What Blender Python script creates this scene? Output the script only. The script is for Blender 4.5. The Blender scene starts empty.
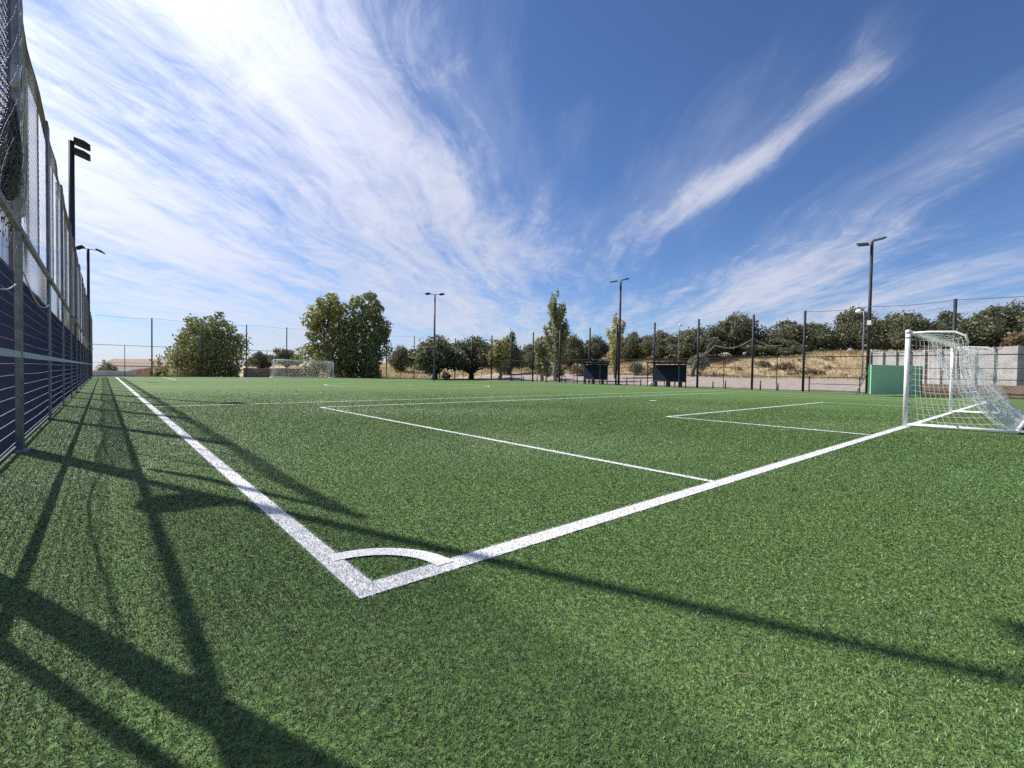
import bpy, math, random
import numpy as np
from mathutils import Vector, Matrix
random.seed(7); RNG = np.random.default_rng(7)
R = math.radians
scene = bpy.context.scene
col = scene.collection

# ------------------------------------------------------------------ camera frame (metres; X along goal line, Y along touchline)
F = 471.2
CAM = np.array([-0.845, -1.997, 1.012])
def unit(v): v = np.array(v, float); return v/np.linalg.norm(v)
_ty = unit([103-512, 366-384, F]); _gx = unit([1055-512, 381-384, F])
_up = np.cross(_gx, _ty); _up = unit(_up if _up[1] < 0 else -_up)
_gx = unit(np.cross(_ty, _up)); _gx = _gx if _gx[0] > 0 else -_gx
RM = np.array([_gx, _ty, _up])              # rows: world axes in camera (right, down, forward)
def spot(px, D):
    """ground point lying D metres ahead in the direction of picture column px"""
    d = RM @ np.array([px-512, 366+(px-103)*.01576-384, F])
    p = CAM[:2] + d[:2]/F*D
    return float(p[0]), float(p[1])
def hori(px): return 366+(px-103)*.01576
def zat(px, py, D): return 1+(hori(px)-py)*D/F

SUN_AZ, SUN_EL = R(21.5), R(44)             # west of +Y
SUN = np.array([-math.sin(SUN_AZ)*math.cos(SUN_EL), math.cos(SUN_AZ)*math.cos(SUN_EL), math.sin(SUN_EL)])

# ------------------------------------------------------------------ node helpers
def mat(name):
    m = bpy.data.materials.new(name); m.use_nodes = True
    return m, m.node_tree, m.node_tree.nodes['Principled BSDF']
def N(nt, kind, **kw):
    n = nt.nodes.new(kind)
    for k, v in kw.items(): setattr(n, k, v)
    return n
def setin(nt, sock, v):
    if hasattr(v, 'is_output') or isinstance(v, bpy.types.NodeSocket): nt.links.new(v, sock)
    else: sock.default_value = v
def M(nt, op, a, b=0.0, c=0.0, clamp=False):
    n = N(nt, 'ShaderNodeMath', operation=op, use_clamp=clamp)
    setin(nt, n.inputs[0], a); setin(nt, n.inputs[1], b); setin(nt, n.inputs[2], c)
    return n.outputs[0]
def smooth(nt, x, a, b, lo=0.0, hi=1.0):
    n = N(nt, 'ShaderNodeMapRange', interpolation_type='SMOOTHSTEP')
    setin(nt, n.inputs[0], x); n.inputs[1].default_value = a; n.inputs[2].default_value = b
    n.inputs[3].default_value = lo; n.inputs[4].default_value = hi
    return n.outputs[0]
def noise(nt, vec, scale, detail=4, rough=.55, dist=0.0):
    n = N(nt, 'ShaderNodeTexNoise'); nt.links.new(vec, n.inputs['Vector'])
    n.inputs['Scale'].default_value = scale; n.inputs['Detail'].default_value = detail
    n.inputs['Roughness'].default_value = rough; n.inputs['Distortion'].default_value = dist
    return n.outputs['Fac']
def mixc(nt, f, a, b, mode='MIX'):
    n = N(nt, 'ShaderNodeMix', data_type='RGBA', blend_type=mode)
    setin(nt, n.inputs[0], f)
    for s, v in ((n.inputs[6], a), (n.inputs[7], b)):
        if isinstance(v, bpy.types.NodeSocket): nt.links.new(v, s)
        else: s.default_value = (*v[:3], 1)
    return n.outputs[2]
def pos(nt): return N(nt, 'ShaderNodeNewGeometry').outputs['Position']
def objco(nt): return N(nt, 'ShaderNodeTexCoord').outputs['Object']
def rnd(nt): return N(nt, 'ShaderNodeNewGeometry').outputs['Random Per Island']
def bump(nt, b, h, strength=.3, dist=.02):
    n = N(nt, 'ShaderNodeBump'); n.inputs['Strength'].default_value = strength; n.inputs['Distance'].default_value = dist
    nt.links.new(h, n.inputs['Height']); nt.links.new(n.outputs[0], b.inputs['Normal'])
def surf(name, c1, c2, scale=6, rough=.7, metal=0.0, bmp=0.0, detail=6, bscale=None, spec=.5):
    m, nt, b = mat(name); v = objco(nt)
    f = smooth(nt, noise(nt, v, scale, detail, .62), .32, .68)
    nt.links.new(mixc(nt, f, c1, c2), b.inputs['Base Color'])
    b.inputs['Roughness'].default_value = rough; b.inputs['Metallic'].default_value = metal
    b.inputs['Specular IOR Level'].default_value = spec
    if bmp: bump(nt, b, noise(nt, v, bscale or scale*6, 5, .65), bmp)
    return m

# ------------------------------------------------------------------ materials
def turf_ground():
    m, nt, b = mat('turf'); p = pos(nt)
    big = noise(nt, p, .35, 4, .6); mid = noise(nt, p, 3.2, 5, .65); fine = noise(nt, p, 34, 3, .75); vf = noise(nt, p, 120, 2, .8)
    c = mixc(nt, smooth(nt, fine, .3, .7), (.014, .034, .008), (.168, .288, .080))
    c = mixc(nt, smooth(nt, vf, .58, .72, 0, .5), c, (.34, .42, .22))
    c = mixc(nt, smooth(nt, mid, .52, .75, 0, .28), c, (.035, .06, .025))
    c = mixc(nt, smooth(nt, big, .35, .7, 0, .35), c, (.12, .185, .055))
    nt.links.new(c, b.inputs['Base Color']); b.inputs['Roughness'].default_value = .8
    b.inputs['Specular IOR Level'].default_value = .12
    bump(nt, b, fine, .55, .03)
    return m
def blade_mat(name, cols, trans=.25, rough=.42, patch=True, spec=.3):
    m, nt, b = mat(name); r = rnd(nt)
    c = mixc(nt, r, cols[0], cols[1])
    c = mixc(nt, smooth(nt, r, .84, .97), c, cols[2])
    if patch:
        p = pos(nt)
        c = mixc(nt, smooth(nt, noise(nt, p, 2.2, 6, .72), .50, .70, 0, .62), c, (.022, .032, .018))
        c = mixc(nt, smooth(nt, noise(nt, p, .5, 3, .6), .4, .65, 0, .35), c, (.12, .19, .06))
    nt.links.new(c, b.inputs['Base Color']); b.inputs['Roughness'].default_value = rough
    b.inputs['Specular IOR Level'].default_value = spec
    t = N(nt, 'ShaderNodeBsdfTranslucent'); nt.links.new(c, t.inputs['Color'])
    mx = N(nt, 'ShaderNodeMixShader'); mx.inputs[0].default_value = trans
    nt.links.new(b.outputs[0], mx.inputs[1]); nt.links.new(t.outputs[0], mx.inputs[2])
    nt.links.new(mx.outputs[0], nt.nodes['Material Output'].inputs['Surface'])
    return m
def leaf_mat(name, c1, c2, c3, trans=.38, rough=.6):
    return blade_mat(name, (c1, c2, c3), trans, rough, patch=False)
def line_paint():
    m, nt, b = mat('white_line_turf'); p = pos(nt)
    f = noise(nt, p, 70, 3, .8)
    c = mixc(nt, smooth(nt, f, .28, .55), (.55, .57, .53), (.84, .83, .82))
    c = mixc(nt, smooth(nt, noise(nt, p, 2.2, 5, .7), .56, .74, 0, .35), c, (.50, .54, .48))
    nt.links.new(c, b.inputs['Base Color']); b.inputs['Roughness'].default_value = .7
    bump(nt, b, f, .4, .015)
    return m
def earth_mat():
    m, nt, b = mat('dry_earth'); p = pos(nt)
    a = noise(nt, p, .16, 5, .65); d = noise(nt, p, .9, 6, .7); e = noise(nt, p, 7, 4, .7)
    c = mixc(nt, smooth(nt, d, .35, .65), (.36, .275, .155), (.50, .395, .235))
    c = mixc(nt, smooth(nt, a, .5, .62, 0, .65), c, (.34, .25, .15))
    c = mixc(nt, smooth(nt, e, .52, .72, 0, .55), c, (.20, .15, .08))
    nt.links.new(c, b.inputs['Base Color']); b.inputs['Roughness'].default_value = .95
    bump(nt, b, d, .6, .3)
    return m

MT = dict(
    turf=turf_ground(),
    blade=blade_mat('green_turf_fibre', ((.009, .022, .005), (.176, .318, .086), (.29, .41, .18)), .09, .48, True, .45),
    line=line_paint(),
    wblade=blade_mat('white_turf_fibre', ((.52, .53, .52), (.82, .81, .80), (.88, .87, .86)), .25, .5, patch=False),
    earth=earth_mat(),
    gravel=surf('gravel', (.25, .205, .17), (.34, .28, .24), 1.5, .95, 0, .4, 8, 20),
    galv=surf('galvanised_steel', (.20, .22, .26), (.32, .345, .40), 9, .5, .2, .05),
    galv_dull=surf('weathered_grey_steel', (.075, .085, .11), (.14, .155, .185), 5, .6, .2, .08),
    darksteel=surf('dark_painted_steel', (.018, .022, .030), (.040, .045, .055), 8, .6, 0, .04, spec=.25),
    navy=surf('navy_coated_wire', (.018, .025, .070), (.036, .046, .115), 12, .5, .1),
    wire=surf('zinc_wire', (.24, .25, .29), (.34, .36, .40), 14, .55, .3),
    rail=surf('pale_steel_rail', (.33, .36, .42), (.46, .49, .55), 7, .5, .2, .05),
    net=surf('olive_grey_net_cord', (.10, .096, .074), (.17, .163, .128), 3, .8),
    netpale=surf('pale_bundled_net_cord', (.34, .36, .35), (.55, .56, .55), 4, .85),
    cable=surf('steel_cable', (.10, .10, .11), (.16, .16, .17), 9, .6, .4),
    white=surf('white_painted_aluminium', (.62, .62, .60), (.80, .80, .80), 4, .45, 0, .05),
    goalnet=surf('white_goal_net_cord', (.66, .68, .66), (.80, .81, .80), 6, .8),
    green=surf('green_board_paint', (.35, .58, .34), (.40, .63, .38), 2.2, .6, 0, .12, 8),
    greendark=surf('dark_green_frame_paint', (.03, .14, .06), (.04, .17, .075), 4, .6),
    dugout=surf('navy_dugout_sheet', (.010, .015, .030), (.018, .026, .046), 3, .8, 0, .05, spec=.12),
    concrete=surf('precast_concrete', (.27, .27, .255), (.40, .39, .37), 1.6, .9, 0, .25, 9),
    render=surf('cream_render', (.58, .54, .48), (.70, .66, .60), .8, .9, 0, .1),
    whitewall=surf('white_render', (.72, .71, .69), (.82, .81, .79), 1.0, .85, 0, .1),
    roof=surf('brown_tile_roof', (.20, .13, .09), (.33, .23, .165), 2.5, .9, 0, .3),
    brownwall=surf('brown_block_wall', (.24, .165, .115), (.36, .26, .19), 1.8, .95, 0, .4, 8),
    timber=surf('weathered_timber', (.12, .075, .045), (.21, .14, .085), 5, .85, 0, .2),
    bark=surf('grey_brown_bark', (.055, .045, .035), (.12, .10, .08), 3, .95, 0, .5),
    palebark=surf('pale_poplar_bark', (.16, .145, .11), (.27, .25, .20), 3, .9, 0, .4),
    oak=leaf_mat('holm_oak_leaf', (.078, .094, .047), (.205, .220, .125), (.32, .285, .20)),
    elm=leaf_mat('olive_green_leaf', (.15, .16, .045), (.38, .38, .105), (.40, .37, .11), .3),
    elmdark=leaf_mat('deep_green_leaf', (.125, .150, .050), (.31, .335, .11), (.31, .31, .12), .25),
    poplar=leaf_mat('poplar_leaf', (.17, .19, .075), (.36, .37, .16), (.48, .46, .22), .35),
    yellowleaf=leaf_mat('yellowing_leaf', (.26, .24, .075), (.50, .44, .15), (.62, .56, .28), .35),
    shrub=leaf_mat('grey_green_shrub_leaf', (.12, .135, .085), (.25, .265, .17), (.38, .38, .27)),
    brownshrub=leaf_mat('brown_dry_shrub_leaf', (.14, .10, .055), (.27, .19, .115), (.40, .29, .19)),
    straw=leaf_mat('straw_blade', (.32, .25, .13), (.54, .44, .25), (.62, .53, .34), .3, .8),
    twig=surf('dry_straw_twig', (.42, .30, .16), (.55, .42, .25), 20, .9),
    lampglass=surf('grey_lamp_glass', (.012, .012, .014), (.02, .02, .022), 5, .7, 0, spec=.15),
    stone=surf('pale_stone', (.42, .37, .30), (.56, .50, .42), 5, .95, 0, .4),
    blackplastic=surf('black_plastic', (.015, .015, .017), (.03, .03, .033), 6, .5),
)

# ------------------------------------------------------------------ mesh builder
class MB:
    def __init__(s): s.v = []; s.f = []
    def quad(s, a, b, c, d):
        n = len(s.v); s.v += [tuple(a), tuple(b), tuple(c), tuple(d)]; s.f.append((n, n+1, n+2, n+3))
    def box(s, c, size, rz=0.0, rx=0.0, ry=0.0):
        n = len(s.v); m = Matrix.Rotation(rz, 3, 'Z') @ Matrix.Rotation(ry, 3, 'Y') @ Matrix.Rotation(rx, 3, 'X')
        for z in (-.5, .5):
            for x, y in ((-.5, -.5), (.5, -.5), (.5, .5), (-.5, .5)):
                p = m @ Vector((x*size[0], y*size[1], z*size[2])); s.v.append((p.x+c[0], p.y+c[1], p.z+c[2]))
        for q in ((3, 2, 1, 0), (4, 5, 6, 7), (0, 1, 5, 4), (1, 2, 6, 5), (2, 3, 7, 6), (3, 0, 4, 7)): s.f.append(tuple(n+i for i in q))
        return s
    def tube(s, pts, rad, n=8, cap=True):
        pts = [Vector(p) for p in pts]
        if not hasattr(rad, '__len__'): rad = [rad]*len(pts)
        base = len(s.v); ref = None
        for i, p in enumerate(pts):
            t = (pts[min(i+1, len(pts)-1)]-pts[max(i-1, 0)])
            t = t.normalized() if t.length > 1e-9 else Vector((0, 0, 1))
            if ref is None: ref = Vector((1, 0, 0)) if abs(t.x) < .8 else Vector((0, 1, 0))
            a = t.cross(ref).normalized(); ref = a.cross(t).normalized(); b = t.cross(a)
            for k in range(n):
                w = 2*math.pi*k/n; q = p+(a*math.cos(w)+b*math.sin(w))*rad[i]; s.v.append(tuple(q))
        for i in range(len(pts)-1):
            for k in range(n):
                k2 = (k+1) % n
                s.f.append((base+i*n+k, base+i*n+k2, base+(i+1)*n+k2, base+(i+1)*n+k))
        if cap and n > 2:
            s.f.append(tuple(base+k for k in range(n))[::-1]); s.f.append(tuple(base+(len(pts)-1)*n+k for k in range(n)))
        return s
    def prism(s, poly, axis, a, b):
        """poly of 2D points swept along axis 0/1/2 from a to b"""
        n = len(s.v); k = len(poly)
        for w in (a, b):
            for p in poly:
                q = [p[0], p[1]]; q.insert(axis, w); s.v.append(tuple(q))
        s.f.append(tuple(range(n, n+k))[::-1]); s.f.append(tuple(range(n+k, n+2*k)))
        for i in range(k): s.f.append((n+i, n+(i+1) % k, n+k+(i+1) % k, n+k+i))
        return s
    def build(s, name, m, parent=None, smooth_=False, bevel=0.0):
        me = bpy.data.meshes.new(name); me.from_pydata(s.v, [], s.f); me.update()
        me.materials.append(m)
        o = bpy.data.objects.new(name, me); col.objects.link(o)
        if parent: o.parent = parent
        if smooth_: me.polygons.foreach_set('use_smooth', [True]*len(me.polygons))
        if bevel:
            md = o.modifiers.new('bevel', 'BEVEL'); md.width = bevel; md.segments = 2; md.limit_method = 'ANGLE'
        return o
def raw(name, V, Fc, m, parent=None):
    """mesh from numpy arrays; Fc (n,k) array or list of such arrays"""
    if not isinstance(Fc, list): Fc = [Fc]
    me = bpy.data.meshes.new(name); me.vertices.add(len(V)); me.vertices.foreach_set('co', np.asarray(V, np.float32).ravel())
    tot = sum(f.size for f in Fc); me.loops.add(tot); me.loops.foreach_set('vertex_index', np.concatenate([f.ravel() for f in Fc]).astype(np.int32))
    cnt = np.concatenate([np.full(len(f), f.shape[1]) for f in Fc]); st = np.concatenate([[0], np.cumsum(cnt)[:-1]])
    me.polygons.add(len(cnt)); me.polygons.foreach_set('loop_start', st.astype(np.int32))
    me.update(calc_edges=True); me.validate()
    me.materials.append(m)
    o = bpy.data.objects.new(name, me); col.objects.link(o)
    if parent: o.parent = parent
    return o
def strands(P0, P1, r):
    """three-sided straight threads between the rows of P0 and P1 -> V, F"""
    P0 = np.asarray(P0, float); P1 = np.asarray(P1, float); n = len(P0)
    t = P1-P0; t /= np.maximum(np.linalg.norm(t, axis=1, keepdims=True), 1e-9)
    ref = np.where(np.abs(t[:, 2:3]) < .8, [[0, 0, 1.]], [[1., 0, 0]])
    a = np.cross(t, ref); a /= np.linalg.norm(a, axis=1, keepdims=True); b = np.cross(t, a)
    V = np.empty((n, 6, 3))
    for k in range(3):
        w = 2*math.pi*k/3; off = (a*math.cos(w)+b*math.sin(w))*r
        V[:, k] = P0+off; V[:, 3+k] = P1+off
    i = np.arange(n)[:, None]*6
    q = np.array([[0, 1, 4, 3], [1, 2, 5, 4], [2, 0, 3, 5]])
    return V.reshape(-1, 3), (i[:, None, :]+q[None]).reshape(-1, 4)
def net_grid(P, r, diag=True):
    """net of threads over a grid of points P[i,j]"""
    A, B = [], []
    if diag:
        I, J = P.shape[:2]
        ii, jj = np.meshgrid(np.arange(I-1), np.arange(J-1), indexing='ij'); e = ((ii+jj) % 2 == 0)
        A += [P[ii[e], jj[e]], P[ii[~e]+1, jj[~e]]]; B += [P[ii[e]+1, jj[e]+1], P[ii[~e], jj[~e]+1]]
    else:
        A += [P[:-1].reshape(-1, 3), P[:, :-1].reshape(-1, 3)]; B += [P[1:].reshape(-1, 3), P[:, 1:].reshape(-1, 3)]
    A = np.concatenate(A); B = np.concatenate(B)
    ok = np.linalg.norm(A-B, axis=1) > 1e-4
    return strands(A[ok], B[ok], r)
def tag(o, label=None, cat=None, group=None, kind=None):
    if label: o['label'] = label
    if cat: o['category'] = cat
    if group: o['group'] = group
    if kind: o['kind'] = kind
    return o
def thing(name, label, cat, loc=(0, 0, 0), rz=0.0, group=None):
    o = bpy.data.objects.new(name, None); col.objects.link(o); o.empty_display_size = .3
    o.location = loc; o.rotation_euler = (0, 0, rz)
    return tag(o, label, cat, group)
def copy_tree(o, parent=None):
    c = o.copy(); col.objects.link(c)
    if parent: c.parent = parent
    for ch in [x for x in bpy.data.objects if x.parent == o]: copy_tree(ch, c)
    return c

# ------------------------------------------------------------------ terrain
def ss(x, a, b):
    t = np.clip((np.asarray(x, float)-a)/(b-a), 0, 1); return t*t*(3-2*t)
def hgt(X, Y):
    X = np.asarray(X, float); Y = np.asarray(Y, float)
    right = .9*ss(X, 37.5, 55) + 3.4*ss(X+.05*Y, 54, 77)*ss(-Y, -140, -45) + 2.6*ss(X, 80, 150)
    far = 1.8*ss(Y, 60, 105)*ss(X, 18, 40)*(1-ss(X, 60, 80)*.5)
    left = -2.2*ss(Y, 60, 78)*(1-ss(X, 10, 30))
    bumps = .16*np.sin(X*.31+Y*.17)*np.sin(Y*.23-X*.11)*ss(np.maximum(X-40, Y-60), 4, 18)
    return right+far+left+bumps-.03
def h1(x, y): return float(hgt(x, y))
def sheet(name, xs, ys, m, lift=0.0, fn=hgt):
    X, Y = np.meshgrid(xs, ys, indexing='ij'); V = np.stack([X, Y, fn(X, Y)+lift], -1).reshape(-1, 3)
    I, J = X.shape; i, j = np.meshgrid(np.arange(I-1), np.arange(J-1), indexing='ij')
    a = (i*J+j).ravel(); Fc = np.stack([a, a+J, a+J+1, a+1], 1)
    o = raw(name, V, Fc, m); o.data.polygons.foreach_set('use_smooth', [True]*len(o.data.polygons)); return o
_lin = np.concatenate([-np.geomspace(60, 2500, 9)[::-1], np.arange(-50, 37, 8), np.arange(38, 160, 2.0), np.geomspace(165, 2500, 9)])
_liny = np.concatenate([-np.geomspace(40, 2500, 9)[::-1], np.arange(-30, 58, 4.0), np.arange(59, 180, 2.5), np.geomspace(185, 2500, 9)])
tag(sheet('ground', _lin, _liny, MT['earth']), 'dry straw-coloured earth around the pitch rising to a bank', None, None, 'structure')
tag(sheet('gravel_path', np.arange(36.9, 55.1, 1.3), np.arange(-30, 60, 3.0), MT['gravel'], .02), 'pale pinkish gravel track between the right fence and the dry bank', None, None, 'structure')
FX, FY = 36.3, 57.5                       # right and far fence lines
LX = -1.6                                 # left fence line
PW, PL = 30.54, 54.8                      # pitch width and length
tb = MB(); tb.quad((LX-.4, -9, 0), (FX+.35, -9, 0), (FX+.35, FY+.3, 0), (LX-.4, FY+.3, 0))
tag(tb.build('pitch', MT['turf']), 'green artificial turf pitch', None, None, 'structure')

# ------------------------------------------------------------------ painted lines (polygons in plan) with white fibres near the camera
BW, IW = .125, .085
def rect(x0, y0, x1, y1): return ('r', x0, y0, x1, y1)
def ring(cx, cy, r, w, a0, a1): return ('a', cx, cy, r, w, a0, a1)
GA = (9.39, 21.15, 4.15); PA = (3.49, 27.05, 10.85)
LINES = [
    ('touchline', 'broad white touchline running along the left fence to the corner', rect(0, -.025, BW, PL)),
    ('goal_line', 'broad white goal line running from the near corner under the near goal', rect(BW, -.025, PW, BW-.01)),
    ('corner_arc', 'small white quarter circle in the near corner', ring(BW/2, BW/2, .44, .10, 0, 90)),
    ('touchline', 'white touchline on the far right side by the dugouts', rect(PW-BW, BW, PW, PL)),
    ('goal_line', 'white goal line under the far goal', rect(BW, PL-BW, PW-BW, PL)),
    ('penalty_area_line', 'white penalty area side line meeting the near goal line', rect(PA[0], BW, PA[0]+IW, PA[2])),
    ('penalty_area_line', 'white front line of the near penalty area', rect(PA[0]+IW, PA[2]-IW, PA[1]-IW, PA[2])),
    ('penalty_area_line', 'white right side line of the near penalty area', rect(PA[1]-IW, BW, PA[1], PA[2])),
    ('goal_area_line', 'white goal area side line left of the near goal', rect(GA[0], BW, GA[0]+IW, GA[2])),
    ('goal_area_line', 'white front line of the near goal area', rect(GA[0]+IW, GA[2]-IW, GA[1]-IW, GA[2])),
    ('goal_area_line', 'white goal area side line beyond the near goal', rect(GA[1]-IW, BW, GA[1], GA[2])),
    ('offside_line', 'thin white line across the pitch just beyond the near penalty area', rect(BW, 12.85, PW-BW, 12.85+.07)),
    ('halfway_line', 'thin white halfway line across the pitch', rect(BW, PL/2, PW-BW, PL/2+.07)),
    ('centre_circle', 'thin white centre circle', ring(PW/2, PL/2, 5.5, .07, 0, 360)),
    ('offside_line', 'thin white line across the pitch in front of the far penalty area', rect(BW, PL-12.9, PW-BW, PL-12.83)),
    ('penalty_area_line', 'white front line of the far penalty area', rect(PA[0], PL-PA[2], PA[1], PL-PA[2]+IW)),
    ('penalty_area_line', 'white left side line of the far penalty area', rect(PA[0], PL-PA[2]+IW, PA[0]+IW, PL-BW)),
    ('penalty_area_line', 'white right side line of the far penalty area', rect(PA[1]-IW, PL-PA[2]+IW, PA[1], PL-BW)),
    ('goal_area_line', 'white front line of the far goal area', rect(GA[0], PL-GA[2], GA[1], PL-GA[2]+IW)),
    ('penalty_spot', 'white spot in front of the near goal', ring(PW/2, 8.2, .07, .14, 0, 360)),
    ('penalty_spot', 'white spot in front of the far goal', ring(PW/2, PL-8.2, .09, .18, 0, 360)),
    ('centre_spot', 'white spot at the middle of the pitch', ring(PW/2, PL/2, .09, .18, 0, 360)),
]
def inside(L, x, y, jit=0.0):
    if L[0] == 'r': return (x > L[1]-jit) & (x < L[3]+jit) & (y > L[2]-jit) & (y < L[4]+jit)
    _, cx, cy, r, w, a0, a1 = L
    d = np.hypot(x-cx, y-cy); a = np.degrees(np.arctan2(y-cy, x-cx)) % 360
    return (np.abs(d-r) < w/2+jit) & (a >= a0) & (a <= a1)

# --- fibre scatter: dense near the camera, thinning out with distance
fwd = unit((RM @ np.array([0, 0, 1.0]))[:2])
def fibres():
    rs = [];
    edges = np.concatenate([np.arange(.75, 4, .25), np.arange(4, 26.1, .5)])
    for a, b in zip(edges[:-1], edges[1:]):
        rm = (a+b)/2; dens = 23000*min(1, (2.3/rm)**1.45)*(1-.95*max(0, (rm-10)/16))
        n = int(dens*math.radians(128)*.5*(b*b-a*a))
        r = np.sqrt(RNG.uniform(a*a, b*b, n)); t = RNG.uniform(-math.radians(64), math.radians(64), n)
        rs.append(np.stack([r, t], 1))
    rt = np.concatenate(rs); a0 = math.atan2(fwd[1], fwd[0]); a = a0-rt[:, 1]
    x = CAM[0]+rt[:, 0]*np.cos(a); y = CAM[1]+rt[:, 0]*np.sin(a)
    ok = (x > LX-.35) & (x < FX) & (y > -8.9)
    return x[ok], y[ok], rt[ok, 0]
def blades(x, y, r, h0=.0155, zb=0.0):
    n = len(x); wid = .00112*np.clip((r/2.0), .9, 9)**.70*RNG.uniform(.7, 1.35, n)
    L = h0*RNG.uniform(.55, 1.25, n)*np.clip(1+.03*(r-3), 1, 1.3)
    az = RNG.uniform(0, 2*math.pi, n)
    # fibres lean mostly one way, brushed in broad swirls
    sw = 2.2+1.3*np.sin(x*.9+1.3*np.sin(y*.7))+1.0*np.sin(y*1.1+x*.4)
    az = np.where(RNG.random(n) < .5, sw+RNG.normal(0, .7, n), az)
    l1 = RNG.uniform(.1, .9, n); l2 = np.clip(l1+RNG.uniform(.2, 1.2, n), 0, 1.7)
    d = np.stack([np.cos(az), np.sin(az), np.zeros(n)], 1); tw = az+math.pi/2+RNG.normal(0, .8, n)
    s = np.stack([np.cos(tw), np.sin(tw), np.zeros(n)], 1)*wid[:, None]
    up = np.array([0, 0, 1.0])
    p0 = np.stack([x, y, np.full(n, zb-.002)], 1)
    p1 = p0+(d*np.sin(l1)[:, None]+up*np.cos(l1)[:, None])*(L*.5)[:, None]
    p2 = p1+(d*np.sin(l2)[:, None]+up*np.cos(l2)[:, None])*(L*.5)[:, None]
    V = np.stack([p0-s, p0+s, p1-s, p1+s, p2-s*.75, p2+s*.75], 1).reshape(-1, 3)
    i = np.arange(n)[:, None]*6
    Fq = np.concatenate([i+np.array([[0, 1, 3, 2]]), i+np.array([[2, 3, 5, 4]])])
    return V, Fq
fx, fy, fr = fibres()
jx = fx+RNG.normal(0, .009, len(fx)); jy = fy+RNG.normal(0, .009, len(fx))
owner = np.full(len(fx), -1)
for k, (_, _, L) in enumerate(LINES): owner[inside(L, jx, jy)] = k
g = owner < 0
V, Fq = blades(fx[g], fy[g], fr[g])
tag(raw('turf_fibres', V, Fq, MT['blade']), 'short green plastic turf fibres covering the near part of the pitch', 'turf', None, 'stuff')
for k, (nm, lab, L) in enumerate(LINES):
    mb = MB(); z = .006
    if L[0] == 'r' and k in (0, 1, 5):          # ragged edge near the camera: the backing is narrower than the fibres
        e = .007; xa, ya = L[1]+(e if k != 1 else -e), L[2]+(e if k != 5 else -.016); mb.quad((xa, ya, z), (L[3]-e, ya, z), (L[3]-e, L[4]-e, z), (xa, L[4]-e, z))
    elif L[0] == 'r':
        mb.quad((L[1], L[2], z), (L[3], L[2], z), (L[3], L[4], z), (L[1], L[4], z))
    else:
        _, cx, cy, r, w, a0, a1 = L; n = max(8, int((a1-a0)/4)); zz = z+.004
        for i in range(n):
            t0, t1 = R(a0+(a1-a0)*i/n), R(a0+(a1-a0)*(i+1)/n); ri, ro = max(r-w/2, 0), r+w/2
            mb.quad((cx+ri*math.cos(t0), cy+ri*math.sin(t0), zz), (cx+ro*math.cos(t0), cy+ro*math.sin(t0), zz),
                    (cx+ro*math.cos(t1), cy+ro*math.sin(t1), zz), (cx+ri*math.cos(t1), cy+ri*math.sin(t1), zz))
    o = mb.build(nm, MT['line']); tag(o, lab, None, None, 'structure')
    s = owner == k
    if s.sum() > 20:
        V, Fq = blades(fx[s], fy[s], fr[s], .013, z)
        w = raw('white_fibres', V, Fq, MT['wblade'], o); tag(w, kind='stuff')

# ------------------------------------------------------------------ left ball-stop fence
def rng_net(y0, y1, z0f, z1f, xf, step):
    ny = int((y1-y0)/step)+1; ys = np.linspace(y0, y1, ny); P = []
    for y in ys:
        z0, z1 = z0f(y), z1f(y); nz = int(4.0/step)
        zz = np.linspace(z0, z1, nz); P.append(np.stack([xf(y, zz), np.full(nz, y), zz], 1))
    return np.array(P)
lf = thing('ball_stop_fence', 'tall fence at the left edge with navy steel mesh below and olive hanging net above', 'fence', (LX, 0, 0))
LPY = [-3.8, -.4, 6.40]+[10.3+4.0*k for k in range(12)]+[FY]
LPY = [y for y in LPY if y <= FY]
for y in LPY:
    if 6 < y < 7: continue
    MB().box((0, y, 2.72), (.034, .40, 5.44)).build('post', MT['galv_dull'], lf, False, .008)
MB().box((0, 6.1, 1.32), (.05, .34, 2.64)).build('post', MT['darksteel'], lf)
MB().box((0, 2.12, 2.72), (.055, .20, 5.44)).build('post', MT['galv_dull'], lf)
MB().tube([(0, 1.66, 0), (0, 1.66, 5.44)], .03, 8).build('post', MT['galv_dull'], lf)
mb = MB(); mb.box((0.0, (FY-4)/2+.0, .07), (.025, FY+4-.1, .03)); mb.build('bottom_rail', MT['darksteel'], lf)
mb = MB(); mb.box((0.03, (FY-4)/2, 1.13), (.03, FY+4-.1, .07)); mb.build('middle_rail', MT['rail'], lf)
mb = MB(); mb.box((0.03, (FY-4)/2, 2.58), (.045, FY+4-.1, .07)); mb.build('top_rail', MT['galv_dull'], lf)
ys = np.arange(-4, FY, .05)
ys2 = np.arange(2.4, 6.0, .08); A2 = np.stack([0*ys2-.01, ys2, 0*ys2+2.08], 1); B2 = A2.copy(); B2[:, 2] = 5.4
V, Fq = strands(A2, B2, .0035); raw('upper_mesh', V, Fq, MT['navy'], lf)
A = np.stack([np.full(len(ys), -.01), ys, np.full(len(ys), .02)], 1); B = A.copy(); B[:, 2] = 2.08
V, Fq = strands(A, B, .0033); raw('mesh_panel', V, Fq, MT['navy'], lf)
zs = np.arange(.13, 2.1, .128)
A = []; B = []
pys = [-4]+sorted(LPY+[2.28])
for z in zs:
    for a, b in zip(pys[:-1], pys[1:]):
        sag = random.uniform(-.012, .012); A.append((.0, a, z)); B.append((.0, (a+b)/2, z+sag)); A.append((.0, (a+b)/2, z+sag)); B.append((.0, b, z))
V, Fq = strands(A, B, .0034); raw('mesh_wire', V, Fq, MT['wire'], lf)
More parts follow.
